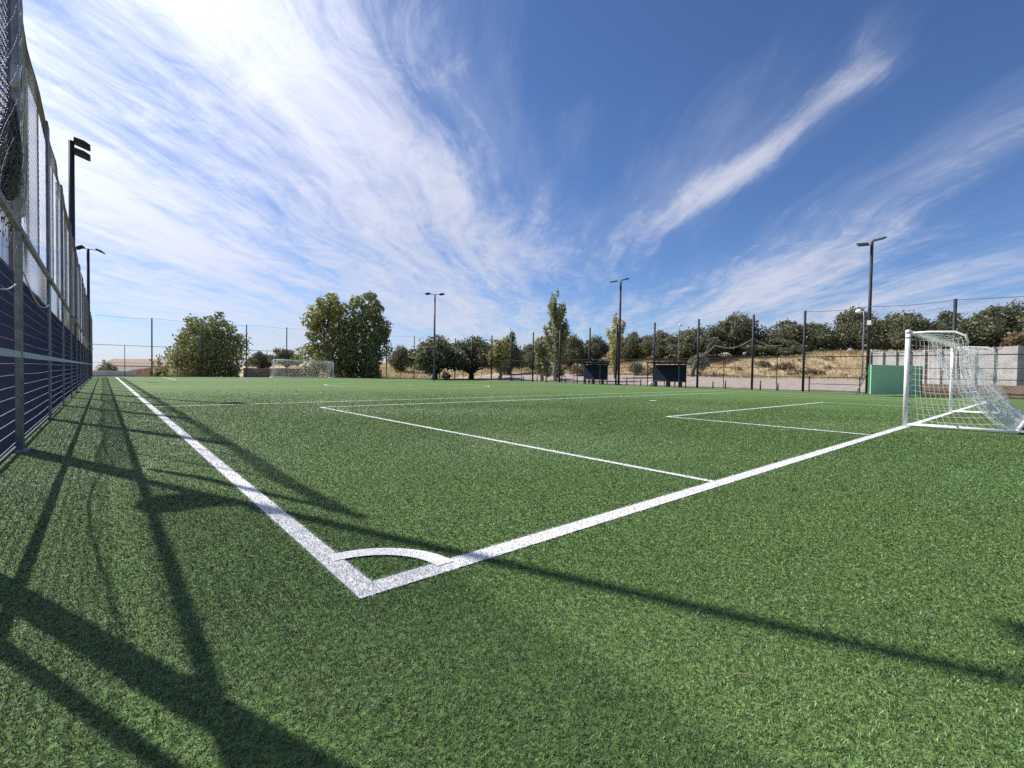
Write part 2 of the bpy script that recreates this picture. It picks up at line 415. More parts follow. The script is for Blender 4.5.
def xwave(y, z):
    t = np.clip((z-2.0)/4, 0, 1)
    return -.05+(.022*np.sin(2*math.pi*(y-6.0)/3.05)+.012*np.sin(y*2.9+1))*np.sin(np.pi*np.clip(t, 0.02, .98))**.45
lowf = lambda y: 2.04+.07*math.sin(y*1.57)+.04*math.sin(y*.83)
topf = lambda y: 5.62
GAPS = [(6.45, 7.75), (9.2, 10.75), (12.3, 13.3), (14.8, 15.7), (17.6, 18.6), (21.2, 22.0), (25.2, 26.2), (31.0, 32.0)]
P = rng_net(6.4, FY, lowf, lambda y: 2.70, xwave, .065); V, Fq = net_grid(P, .0018); raw('lower_net', V, Fq, MT['net'], lf)
def zrange_net(y0, y1, z0, z1, step, r, name, m):
    ys = np.linspace(y0, y1, max(3, int((y1-y0)/step)+1)); zz = np.linspace(z0, z1, max(3, int((z1-z0)/step)+1))
    P = np.array([np.stack([xwave(y, zz), np.full(len(zz), y), zz], 1) for y in ys]); V, Fq = net_grid(P, r); raw(name, V, Fq, m, lf)
ya = 6.4
for a_, b_ in GAPS+[(FY, FY)]:
    if a_-ya > .2:
        zrange_net(ya, a_, 2.70, 5.2, .048, .0021, 'net_strip', MT['net'])
        for yy in (ya, a_): MB().tube([(-.05, yy, 2.66), (-.05, yy, 5.25)], .012, 5).build('net_edge_rope', MT['netpale'], lf)
    if b_ > a_: zrange_net(a_, b_, 2.70, 5.2, .12, .0014, 'loose_net', MT['netpale'])
    ya = b_
P = rng_net(6.4, FY, lambda y: 5.2, topf, xwave, .075); V, Fq = net_grid(P, .0018); raw('top_net', V, Fq, MT['net'], lf)
P = rng_net(6.4, FY, lowf, topf, xwave, .5)
P2 = P[:, 0]; MB().tube([tuple(p) for p in P2], .009, 5).build('hem_rope', MT['netpale'], lf)
P2 = P[:, -1]; MB().tube([tuple(p) for p in P2], .010, 5).build('top_rope', MT['net'], lf)
P = rng_net(2.4, 6.3, lambda y: 2.2, lambda y: 5.6, lambda y, z: .05+.02*np.sin(y*3+z), .18)
V, Fq = net_grid(P, .0016); raw('near_net', V, Fq, MT['galv_dull'], lf)
P = rng_net(2.4, 6.3, lambda y: 2.5, lambda y: 5.6, lambda y, z: -.03+.004*np.sin(y*2+z), .055)
V, Fq = net_grid(P, .0020); raw('dark_net', V, Fq, MT['navy'], lf)
# net gathered and tied against the posts
def bundle(y, z0, z1, r, name, m, seed, dy=0.0):
    rr = random.Random(seed); A = []; B = []
    for k in range(150):
        a = rr.uniform(0, 6.28); q = r*math.sqrt(rr.random()); p = None; n = 16
        for i in range(n+1):
            z = z0+(z1-z0)*i/n; wob = 1+.35*math.sin(i*1.7+seed)+.2*math.sin(i*.6+k)
            c = (math.cos(a+i*.35)*q*wob, y+dy*math.sin(i/n*3.1)+math.sin(a+i*.35)*q*wob+rr.uniform(-.01, .01), z+rr.uniform(-.05, .05))
            if p: A.append(p); B.append(c)
            p = c
    V, Fq = strands(A, B, .0045); return raw(name, V, Fq, m, lf)
def wad(path, rad, name, m, seed, n=130):
    rr = random.Random(seed); A = []; B = []; L = len(path)-1
    for k in range(n):
        a = rr.uniform(0, 6.28); q = math.sqrt(rr.random()); p = None
        for i in range(L*5+1):
            t = i/5; j = min(int(t), L-1); u = t-j; c0 = Vector(path[j]).lerp(Vector(path[j+1]), u)
            r = (rad[j]*(1-u)+rad[j+1]*u)*q; w = a+i*.33+.5*math.sin(i*.8+k)
            c = (c0.x+.6*r*math.cos(w), c0.y+r*math.sin(w)+rr.uniform(-.008, .008), c0.z+.7*r*math.cos(w*1.3)+rr.uniform(-.02, .02))
            if p: A.append(p); B.append(c)
            p = c
    V, Fq = strands(A, B, .0042); return raw(name, V, Fq, m, lf)
wad([(0, 6.62, 2.9), (0, 6.75, 3.8), (.0, 6.6, 4.6), (0, 6.5, 5.6)], [.04, .07, .06, .03], 'gathered_net', MT['netpale'], 3, 60)
P = rng_net(-.4, 2.0, lambda y: 2.1, lambda y: 5.5, lambda y, z: -.03+.01*np.sin(y*2+z), .065)
V, Fq = net_grid(P, .0019); raw('dark_net', V, Fq, MT['navy'], lf)
wad([(.0, .2, 3.0), (.0, .7, 3.6), (.0, 1.2, 4.6), (0, 1.9, 5.3)], [.05, .12, .10, .04], 'net_wad', MT['net'], 19, 60)
wad([(.0, 4.75, 2.64), (.0, 5.12, 2.92), (.0, 5.52, 3.35), (0, 5.78, 3.95)], [.10, .20, .17, .04], 'net_wad', MT['net'], 9, 230)
cab = [(.02, 2.25+(6.35-2.25)*i/14, 2.1-.38*math.sin(math.pi*i/14)) for i in range(15)]
MB().tube(cab, .008, 6).build('sagging_cable', MT['wire'], lf)
cab = [(.02, 6.35+(10.3-6.35)*i/14, 2.15-.22*math.sin(math.pi*i/14)) for i in range(15)]
MB().tube(cab, .008, 6).build('sagging_cable', MT['wire'], lf)

# ------------------------------------------------------------------ far and right fences
ff = thing('mesh_fence', 'tall thin netted fence behind the far goal with evenly spaced posts', 'fence', (0, FY, 0))
fpx = [LX+.25+4.22*k for k in range(9)]
for x in fpx[1:]:
    MB().tube([(x, 0, 0), (x, 0, 5.9)], .06, 8).build('post', MT['darksteel'], ff, True)
for a, b in zip(fpx[:-1], fpx[1:]):
    MB().tube([((a+b)/2, 0, 0), ((a+b)/2, 0, 3.05)], .03, 6).build('low_post', MT['darksteel'], ff)
for z, r in ((3.05, .022), (1.35, .014), (.08, .02)):
    MB().tube([(LX, .03, z), (FX, .03, z)], r, 6).build('rail', MT['darksteel'], ff)
MB().tube([(fpx[0]+(FX-fpx[0])*i/64, .02, 5.85-.10*abs(math.sin(math.pi*i/8))) for i in range(65)], .012, 5).build('top_cable', MT['cable'], ff)
xs = np.arange(LX, FX, .16); zz = np.arange(.1, 5.85, .16)
P = np.stack(np.broadcast_arrays(xs[:, None], .0*xs[:, None], zz[None]), -1)
V, Fq = net_grid(P, .0020); raw('net', V, Fq, MT['net'], ff)

rf = thing('mesh_fence', 'long right-hand fence of tall dark posts and low chain-link below the dry bank', 'fence', (FX, 0, 0))
RPY = [-5, 1.9, 9.6, 13.05, 17.4, 21.5, 25.6, 28.9, 33, 37.2, 41.0, 44.8, 49, 53, 57]
for y in RPY:
    MB().tube([(0, y, 0), (0, y, 5.65)], .085, 10).build('post', MT['darksteel'], rf, True)
for a, b in zip(RPY[:-1], RPY[1:]):
    MB().tube([(0, (a+b)/2, 0), (0, (a+b)/2, 2.42)], .03, 6).build('low_post', MT['darksteel'], rf)
for z, r in ((2.42, .03), (1.65, .018), (1.02, .022), (.06, .02)):
    MB().tube([(.04, -5, z), (.04, FY, z)], r, 6).build('rail', MT['darksteel'], rf)
ys = np.arange(-5, FY, .11); zz = np.arange(.08, 2.42, .11)
P = np.stack(np.broadcast_arrays(.0*ys[:, None], ys[:, None], zz[None]), -1)
V, Fq = net_grid(P, .0020); raw('chain_link', V, Fq, MT['cable'], rf)
def toprow(y0, y1, sag): return [(0, y0+(y1-y0)*i/12, 5.6-sag*math.sin(math.pi*i/12)) for i in range(13)]
for a, b in ((1.9, 5.95), (5.95, 9.6), (-5, 1.9)): MB().tube(toprow(a, b, .10), .016, 5).build('top_cable', MT['cable'], rf)
for y0, y1 in ((-5, 9.6), (33, 57)):
    ys = np.arange(y0, y1, .15); zz = np.arange(2.42, 5.6, .15)
    P = np.stack(np.broadcast_arrays(.0*ys[:, None], ys[:, None], zz[None]), -1)
    V, Fq = net_grid(P, .0022); raw('net', V, Fq, MT['net'], rf)
def swag(a, b, za, zb, sag, rad):
    n = 16; rr = random.Random(int(a*10))
    pts = [(.02, a+(b-a)*i/n, za+(zb-za)*i/n-sag*math.sin(math.pi*i/n)) for i in range(n+1)]
    MB().tube(pts, [rad*(.7+.6*rr.random()) for _ in pts], 7).build('fallen_net', MT['net'], rf, True)
swag(10.9, 13.05, 3.3, 3.85, .25, .03); swag(13.05, 16.0, 3.85, 3.45, .45, .045); swag(16.0, 17.4, 3.45, 2.5, .2, .05)

# ------------------------------------------------------------------ floodlight masts
def head(parent, c, rz, tilt, w=.60, d=.48, t=.13):
    h = MB(); m = Matrix.Rotation(rz, 3, 'Z') @ Matrix.Rotation(tilt, 3, 'X')
    prof = [(-d/2, -.02), (d/2, -.05), (d/2, .01), (d*.1, t*.6), (-d/2, t*.55)]
    h.prism(prof, 0, -w/2, w/2)
    h.v = [tuple(m @ Vector(p)+Vector(c)) for p in h.v]
    o = h.build('luminaire', MT['darksteel'], parent, False, .008)
    gl = MB(); gl.box((0, 0, -.045), (w*.86, d*.8, .012), 0, -.08)
    gl.v = [tuple(m @ Vector(p)+Vector(c)) for p in gl.v]; gl.build('lens', MT['lampglass'], o)
def mast(x, y, h, label, heads, r=.085, m='darksteel', box=None):
    t = thing('floodlight_mast', label, 'floodlight', (x, y, 0), 0, 'floodlight masts around the pitch')
    MB().tube([(0, 0, 0), (0, 0, h)], [r, r*.88], 12).build('pole', MT[m], t, True)
    MB().box((0, 0, .015), (r*3.6, r*3.6, .03)).build('base_plate', MT[m], t)
    for c, rz, tilt in heads: head(t, (c[0], c[1], h+c[2]), rz, tilt, *((.36, .30) if len(heads) == 1 else ()))
    if len(heads) == 1: MB().tube([(0, 0, h-.03), (heads[0][0][0], heads[0][0][1], h+heads[0][0][2])], .022, 6).build('crossarm', MT[m], t)
    if len(heads) > 1 and abs(heads[0][0][2]-heads[1][0][2]) < .1:
        MB().tube([heads[0][0][:2]+(h-.04,), (0, 0, h-.02), heads[1][0][:2]+(h-.04,)], .03, 6).build('crossarm', MT[m], t)
    if box: MB().box((.0+.01, -r-.05, box), (.10, .09, .24)).build('junction_box', MT['rail'], t, False, .01)
mast(LX+.0, 5.86, 8.10, 'thick galvanised mast nearest the camera against the left fence', [((.44, -.12, .05), R(-80), R(-10))], .056, 'galv', 4.25)
mast(LX-.10, 22.2, 9.35, 'dark tall mast with two stacked lamp heads above the left fence', [((.30, .05, -.02), R(-90), R(-12)), ((.30, .05, -.40), R(-90), R(-12))], .10)
mast(LX-.05, 45.6, 9.75, 'thin mast with two splayed lamp heads far along the left fence', [((-.45, 0, 0), R(75), R(-24)), ((.70, 0, -.08), R(-105), R(-20))], .10)
mast(FX+.15, 5.95, 9.75, 'mast with flat double lamp head rising behind the green board', [((-.34, .40, -.16), R(118), R(-24)), ((.05, -.36, .10), R(70), R(-16))], .10, 'darksteel')
mast(FX+.1, 25.35, 9.85, 'tall mast between the two dugouts with two lamp heads', [((-.50, .42, -.05), R(100), R(-10)), ((.1, -.42, .12), R(80), R(-10))], .11)
mast(*spot(434, 51.5), 9.4, 'T-shaped mast standing left of the big oak beyond the far corner', [((-.62, .42, 0), R(35), R(-8)), ((.62, -.42, 0), R(35), R(-8))], .11, 'galv_dull')
o = [x for x in bpy.data.objects if x.get('label', '').startswith('mast with flat')][0]
MB().box((-.14, -.05, 4.55), (.22, .22, .30)).build('white_box', MT['white'], o, False, .03)

def street_lamp(px, D, h, label, az):
    x, y = spot(px, D); t = thing('street_lamp', label, 'street lamp', (x, y, h1(x, y)), az)
    MB().tube([(0, 0, 0), (0, 0, h*.9), (.1, 0, h*.98), (.45, 0, h), (.8, 0, h+.02)], [.075, .05, .045, .04, .035], 8).build('pole', MT['galv'], t, True)
    s = MB(); s.tube([(.6, 0, h+.02), (.75, 0, h+.05), (1.15, 0, h+.07), (1.4, 0, h+.04)], [.05, .16, .17, .06], 10).build('lamp_head', MT['white'], t, True)
street_lamp(862, 44, 6.5, 'grey street lamp with white head on the track by the dry bank, right of centre', R(40))
street_lamp(678, 58, 6.3, 'grey street lamp with white head standing behind the nearer dugout', R(20))

# ------------------------------------------------------------------ goals
def goal(label, y, sgn, x0=12.0, x1=18.65):
    t = thing('football_goal', label, 'goal', (x0, y, 0), 0); w = x1-x0; pr = .047
    for x in (0, w): MB().tube([(x, 0, 0), (x, 0, 2.0-.0)], pr, 14).build('goalpost', MT['white'], t, True)
    MB().tube([(-pr, 0, 2.0), (w+pr, 0, 2.0)], pr, 14).build('crossbar', MT['white'], t, True)
    prof = [(0, 1.97), (-.35, 1.98), (-.72, 1.96), (-.88, 1.88), (-.92, 1.72), (-.95, 1.3), (-1.03, .86), (-1.2, .46), (-1.5, .10), (-1.62, .05)]
    prof = [(a*sgn, b) for a, b in prof]
    for x in (0, w):
        MB().tube([(x, a, b) for a, b in prof[:5]], .024, 8).build('top_bracket', MT['white'], t, True)
        MB().tube([(x, a, b) for a, b in ((0, .045), (-1.62*sgn, .045))], .036, 10).build('ground_bar', MT['white'], t, True)
    MB().tube([(0, -1.62*sgn, .045), (w, -1.62*sgn, .045)], .036, 10).build('back_bar', MT['white'], t, True)
    for x in (0, w):
        for z in np.arange(.25, 1.95, .22): MB().box((x, -.052*sgn, float(z)), (.018, .022, .03)).build('net_clip', MT['blackplastic'], t)
        MB().tube([(x, 0, 1.86), (x, 0, 1.89)], pr+.004, 14).build('joint_collar', MT['galv'], t)
        MB().box((x, -.8*sgn, .085), (.12, .03, .012)).build('anchor_plate', MT['galv'], t)
    # net: back sheet follows the profile, hollowing between the ends; sides close it
    q = np.array(prof); d = np.concatenate([[0], np.cumsum(np.hypot(*np.diff(q, axis=0).T))]); st = .105
    u = np.linspace(0, d[-1], int(d[-1]/st)+1); pa = np.interp(u, d, q[:, 0]); pz = np.interp(u, d, q[:, 1])
    xs = np.linspace(0, w, int(w/st)+1); tt = xs/w
    sag = np.sin(np.pi*tt)**.5
    drop = np.sin(np.pi*np.clip(u/d[-1], 0, 1))
    X = np.broadcast_to(xs[:, None], (len(xs), len(u)))
    Y = pa[None]*(1-.30*sag[:, None]*np.sin(np.pi*np.clip(u/d[-1]*1.05, 0, 1))[None]**2)+.05*np.sin(xs*2.7)[:, None]*drop[None]
    Z = pz[None]-.30*sag[:, None]*np.exp(-((u-.75)/.5)**2)[None]-.02*np.sin(xs*4.1)[:, None]*drop[None]
    Z = np.maximum(Z, .05)
    V, Fq = net_grid(np.stack([X, Y, Z], -1), .0037, False); raw('back_net', V, Fq, MT['goalnet'], t)
    for x in (0, w):
        n = 17; zz = np.linspace(.06, 1.97, n); P = []
        # depth of the profile at each height
        o = np.argsort(q[2:, 1]); ya = np.interp(zz, q[2:, 1][o], q[2:, 0][o])
        for k in range(n):
            m = 15; f = np.linspace(0, 1, m); b = .05*np.sin(np.pi*f)*np.sin(k*.6)
            P.append(np.stack([np.full(m, x)+b, ya[k]*f, np.full(m, zz[k])-.05*np.sin(np.pi*f)], 1))
        V, Fq = net_grid(np.array(P), .0030, False); raw('side_net', V, Fq, MT['goalnet'], t)
    # loose net slumped over the back at each end
    for x in (0.0, w):
        A = []; B = []
        for k in range(25):
            f = k/24; xx = x+(.55*f if x == 0 else -.55*f); p = None
            for i in range(15):
                s = i/14; c = (xx+.06*math.sin(i+k), sgn*(-.35-1.3*s**1.4-.06*math.sin(k)), max(.05, 1.9*(1-s)**1.25+.04*math.sin(k*2+i)))
                if p: A.append(p); B.append(c)
                p = c
        V, Fq = strands(A, B, .0028); raw('slumped_net', V, Fq, MT['goalnet'], t)
    return t
goal('near white football goal at right with sagging white net, seen from the side', .06, 1)
goal('far white football goal at the opposite end of the pitch', PL-.06, -1, 13.45, 20.0)

# ------------------------------------------------------------------ green board, dugouts, wall
a, b = Vector((31.5, 4.75, 0)), Vector((35.2, 3.15, 0)); rz = math.atan2((b-a).y, (b-a).x); bl = (b-a).length
t = thing('rebound_board', 'large plain green board standing on the turf beyond the near goal', 'board', a, rz)
MB().box((bl/2, 0, .93), (bl, .06, 1.66)).build('panel', MT['green'], t, False, .01)
for x in (.06, bl*.5, bl-.06):
    MB().box((x, .10, .90), (.07, .12, 1.70)).build('upright', MT['greendark'], t)
    MB().tube([(x, .14, 1.5), (x, .85, .04)], .03, 6).build('brace', MT['greendark'], t)
MB().box((bl+.10, .28, .90), (.05, .60, 1.70)).build('end_panel', MT['greendark'], t)

def dugout(y, label, L=3.0):
    t = thing('dugout', label, 'dugout', (35.55, y, 0))
    MB().box((.0, 0, 1.15), (.05, L, 1.45)).build('back_panel', MT['dugout'], t)
    rb = MB(); rb.box((-.42, 0, 2.02), (1.55, L+.12, .07), 0, 0, R(3)); rb.build('roof', MT['dugout'], t, False, .01)
    for sx in (.05, -1.05):
        for s in (-1, 1): MB().box((sx, s*(L/2-.04), 1.0 if sx > 0 else 1.02), (.06, .06, 1.98)).build('leg', MT['darksteel'], t)
    MB().box((.06, -L/6, .55), (.04, .05, 1.0)).build('strut', MT['darksteel'], t); MB().box((.06, L/6, .55), (.04, .05, 1.0)).build('strut', MT['darksteel'], t)
    MB().box((-.26, 0, .47), (.36, L-.3, .05)).build('bench', MT['galv_dull'], t)
    for s in (-1, 0, 1): MB().box((-.26, s*(L/2-.35), .225), (.05, .3, .44)).build('bench_leg', MT['darksteel'], t)
dugout(19.5, 'navy roofed dugout on legs, nearer one, right of the tall mast')
dugout(27.5, 'navy roofed dugout on legs, farther one, left of the tall mast', 2.9)
bag = thing('kit_bag', 'small white bag on the ground under the nearer dugout', 'bag', (34.9, 20.75, 0))
MB().tube([(-.3, 0, .17), (-.22, 0, .2), (0, 0, .21), (.22, 0, .2), (.3, 0, .17)], [.06, .17, .19, .17, .06], 10).build('body', MT['white'], bag, True)
MB().tube([(-.15, 0, .36), (-.1, 0, .5), (.1, 0, .5), (.15, 0, .36)], .015, 6).build('handle', MT['blackplastic'], bag)

# precast concrete wall on raised ground behind the fence
a, b = Vector((47.1, 8.0)), Vector((42.6, -.3)); n = 9; dv = (b-a)/n; rz = math.atan2(dv.y, dv.x)
cw = thing('concrete_wall', 'pale precast concrete panel wall with ribs behind the near goal', 'wall', (a.x, a.y, 0), rz)
Lp = dv.length
for i in range(n):
    MB().box((Lp*(i+.5), 0, 1.55), (Lp-.16, .10, 3.0)).build('panel', MT['concrete'], cw)
for i in range(n+1):
    hgt_ = 3.15; MB().box((Lp*i, -.06 if i < n else 0, hgt_/2), (.16 if i < n else .75, .26 if i < n else .8, hgt_)).build('rib', MT['concrete'], cw, False, .01)
MB().box((Lp*n/2, 0, 3.09), (Lp*n-.4, .18, .07)).build('coping', MT['concrete'], cw)
kw = MB(); kw.box((36.75, -.9, .36), (.22, 9.6, .72)); tag(kw.build('low_wall', MT['brownwall'], None, False, .02), 'low brown block wall at the foot of the right fence beyond the near goal', 'wall')
gt = thing('railing_gate', 'dark railing gate in the right fence beside the green board', 'gate', (FX-.05, 6.3, 0))
for y in (0, 2.9): MB().box((0, y, .55), (.06, .06, 1.1)).build('gate_post', MT['darksteel'], gt)
for z in (.12, .55, 1.02): MB().box((-.0, 1.45, z), (.03, 2.84, .035)).build('gate_bar', MT['darksteel'], gt)
gt = thing('railing_gate', 'dark railed gate beside the pillar at the right edge', 'gate', (42.1, -1.0, 0), R(-118))
for x in (.25, 3.2): MB().box((x, 0, 1.1), (.12, .12, 2.2)).build('gate_post', MT['darksteel'], gt)
for z in (.75, 1.3, 1.9): MB().box((1.72, 0, z), (2.82, .05, .09)).build('gate_bar', MT['darksteel'], gt)

# short timber stakes along the foot of the right fence
stakes = None
for k, y in enumerate([11.1, 12.3, 14.9, 15.9, 18.6, 19.7, 22.6, 24.1, 26.9, 30.2, 31.8, 34.6, 36.1, 38.4, 40.2, 42.9]):
    hs = .55+.25*((k*37) % 10)/10
    if stakes is None:
        stakes = MB().tube([(0, 0, 0), (0, 0, .95), (0, 0, 1.0)], [.055, .05, .03], 8).build('timber_stake', MT['timber'], None, True); o = stakes
    else: o = stakes.copy(); col.objects.link(o)
    o.location = (FX-.35, y, 0); o.scale = (1, 1, hs)
    tag(o, 'short brown timber stake in the row along the foot of the right fence', 'stake', 'timber stakes along the right fence')

# twig on the turf, stray markers
tw = MB(); tw.tube([(0, 0, .035), (.05, .012, .042), (.10, .008, .040), (.16, -.004, .036)], [.002, .003, .003, .0015], 6)
o = tw.build('dry_twig', MT['twig']); tag(o, 'thin pale dry twig lying on the turf below the long shadow', 'twig'); o.location = (.703, -1.32, -.012); o.rotation_euler = (0, 0, R(-34)); o.scale = (.66, .66, .9)

# ------------------------------------------------------------------ trees
def leaves(centers, radii, n, size, rs, flat=.9, shell=.55):
    """n leaf-spray faces through a union of ellipsoids -> V, F"""
    c = np.asarray(centers, float); r = np.asarray(radii, float)
    w = np.prod(r, 1)**(2/3); k = rs.choice(len(c), n, p=w/w.sum())
    d = rs.normal(size=(n, 3)); d /= np.linalg.norm(d, axis=1, keepdims=True)
    rad = (shell+(1.06-shell)*rs.random(n)**.6)*(1+.16*rs.normal(size=n))
    p = c[k]+d*r[k]*rad[:, None]
    nrm = d+rs.normal(size=(n, 3))*flat; nrm /= np.linalg.norm(nrm, axis=1, keepdims=True)
    a = np.cross(nrm, rs.normal(size=(n, 3))); a /= np.linalg.norm(a, axis=1, keepdims=True); b = np.cross(nrm, a)
    s = size*rs.uniform(.55, 1.4, n)[:, None]; e = rs.uniform(.45, .8, n)[:, None]
    V = np.stack([p-a*s, p+b*s*e-a*s*.2, p+a*s, p-b*s*e+a*s*.15+nrm*s*.25], 1).reshape(-1, 3)
    return V, np.arange(4*n).reshape(-1, 4)
def limb(mb, p0, p1, r0, r1, rs, n=6):
    p0 = Vector(p0); p1 = Vector(p1); L = (p1-p0).length; pts = []
    for i in range(n+1):
        t = i/n; q = p0.lerp(p1, t)+Vector(rs.normal(size=3))*L*.035*math.sin(math.pi*t)*1.5; pts.append(q)
    mb.tube(pts, [r0+(r1-r0)*(i/n) for i in range(n+1)], 7)
def tree(name, label, cat, kind, h, w, mleaf, mbark, seed, group=None, n=4200, size=.2, base=.2, loc=(0, 0, 0)):
    rs = np.random.default_rng(seed); t = thing(name, label, cat, loc, 0, group); mb = MB(); C = []; Rr = []
    if kind == 'oak':
        tr = .045*h+.1; fork = Vector((rs.normal()*.1, rs.normal()*.1, h*max(base, .12)))
        limb(mb, (0, 0, -.2), fork, tr*1.25, tr*.9, rs)
        nb = 17
        for i in range(nb):
            a = 2.4*i+rs.normal()*.3; q = math.sqrt((i+.5)/nb); el = 1-q*q*.55
            p = Vector((math.cos(a)*w*.38*q, math.sin(a)*w*.38*q, h*(base+.12+(1-base-.24)*(.30*el+.70*rs.random()*el))))
            limb(mb, fork, p, tr*.5, .03, rs)
            rr = w*rs.uniform(.13, .20); C.append(p); Rr.append((rr, rr, rr*.72))
            for _ in range(3):
                d = rs.normal(size=3); d /= np.linalg.norm(d); s = rr*rs.uniform(.4, .62)
                C.append(np.array(p)+d*np.array([rr, rr, rr*.75])*.85); Rr.append((s, s, s*.8))
        C = np.array([np.array(c) for c in C]); top = (C[:, 2]+np.array(Rr)[:, 2]).max(); C[:, 2] *= h/top
    elif kind == 'broad':
        tr = .022*h+.08
        limb(mb, (0, 0, -.2), (0, 0, h*.82), tr*1.2, .05, rs, 9)
        for i in range(38):
            u = (i+.6)/38; z = h*(base+(1-base)*u*.93); env = w*.5*(math.sin(math.pi*(.26+.60*u))**.8)*rs.uniform(.6, 1.08)
            a = 2.4*i+rs.normal()*.4; p = Vector((math.cos(a)*env*.72, math.sin(a)*env*.72, z))
            limb(mb, (0, 0, max(.3, z-env*.7)), p, tr*.35, .02, rs, 5)
            rr = max(w*.09, env*rs.uniform(.34, .5)); C.append(np.array(p)); Rr.append((rr, rr, rr*.85))
            d = rs.normal(size=3); d /= np.linalg.norm(d); C.append(np.array(p)+d*rr*.9); Rr.append((rr*.5,)*3)
        C = np.array(C); top = (C[:, 2]+np.array(Rr)[:, 2]).max(); C[:, 2] *= h/top
    elif kind == 'poplar':
        tr = .014*h+.06; limb(mb, (0, 0, -.2), (0, 0, h*.93), tr, .02, rs, 10)
        for i in range(26):
            a = 2.4*i+rs.normal()*.3; z0 = h*(base*.5+.55*rs.random()); L = h*rs.uniform(.18, .36); off = w*.42*rs.uniform(.35, 1)
            off *= (1-.55*(z0+L)/h)*1.5
            z1 = min(z0+L, h*.985); p = Vector((math.cos(a)*off, math.sin(a)*off, z1)); limb(mb, (0, 0, z0), p, tr*.3, .012, rs, 5)
            for s in (.35, .6, .85, 1.0):
                q = Vector((0, 0, z0)).lerp(p, s); rr = w*.095*rs.uniform(.6, 1.2); C.append(np.array(q)); Rr.append((rr, rr, rr*2.3))
        C.append(np.array((0, 0, h*.93))); Rr.append((w*.07, w*.07, h*.07)); C = np.array(C)
    else:                                     # shrub
        for i in range(9):
            a = 2.4*i; q = math.sqrt((i+.3)/9); p = np.array((math.cos(a)*w*.33*q, math.sin(a)*w*.33*q, h*(.35+.35*(1-q*q)*rs.uniform(.6, 1.1))))
            limb(mb, (0, 0, -.1), p, .03, .01, rs, 4); rr = w*rs.uniform(.14, .22); C.append(p); Rr.append((rr, rr, min(rr, h*.35)))
        C = np.array(C); top = (C[:, 2]+np.array(Rr)[:, 2]).max(); C[:, 2] *= h/top
    mb.build('trunk' if kind != 'shrub' else 'stems', mbark, t, True)
    V, Fq = leaves(C, Rr, n, size, rs, 1.0, .30 if kind == 'poplar' else .5)
    raw('crown' if kind != 'shrub' else 'foliage', V, Fq, mleaf, t)
    return t
TG = 'trees beyond the fences'
def place(px, D, top):
    x, y = spot(px, D); z = h1(x, y); return (x, y, z), zat(px, top, D)-z
def wpx(a, b, D): return (b-a)*D/F*1.03
def big(name, label, cat, kind, a, b, top, D, ml, mbk, seed, **kw):
    px = (a+b)/2; loc, h = place(px, D, top); return tree(name, label, cat, kind, h, wpx(a, b, D), MT[ml], MT[mbk], seed, TG, loc=loc, **kw)
big('broadleaf_tree', 'dark green bushy tree standing alone between the building and the far goal', 'tree', 'broad', 170, 243, 312, 59, 'elmdark', 'bark', 11, n=15000, size=.17, base=.0)
big('broadleaf_tree', 'large olive-green tree with yellowish left side directly behind the far goal', 'tree', 'broad', 304, 354, 292, 64, 'elm', 'bark', 12, n=11500, size=.17, base=.03)
big('broadleaf_tree', 'tall dark-based twin tree just right of the far goal', 'tree', 'broad', 340, 387, 291, 65, 'elmdark', 'bark', 13, n=12500, size=.17, base=.0)
big('poplar_tree', 'tall slender green poplar, tallest tree in the middle', 'tree', 'poplar', 543, 570, 288, 56, 'poplar', 'palebark', 14, n=7500, size=.12, base=.05)
big('poplar_tree', 'thin pale yellow poplar beside the tall central mast', 'tree', 'poplar', 604, 627, 311, 58, 'yellowleaf', 'palebark', 15, n=2600, size=.15, base=.08)
big('young_tree', 'young yellow-green tree in front of a dark oak left of the poplar', 'tree', 'broad', 489, 512, 338, 62, 'yellowleaf', 'palebark', 16, n=1500, size=.2, base=.35)
big('young_tree', 'small yellow-green tree growing against the left foot of the poplar', 'tree', 'broad', 532, 552, 336, 58, 'poplar', 'palebark', 17, n=1400, size=.2, base=.15)
big('oak_tree', 'wide low oak with visible trunk right behind the T-shaped mast', 'tree', 'oak', 402, 468, 336, 60, 'oak', 'bark', 21, n=11000, size=.18, base=.10)
big('oak_tree', 'wide dark oak overlapping the low oak, left of the young yellow tree', 'tree', 'oak', 440, 503, 335, 66, 'oak', 'bark', 22, n=11000, size=.18, base=.06)
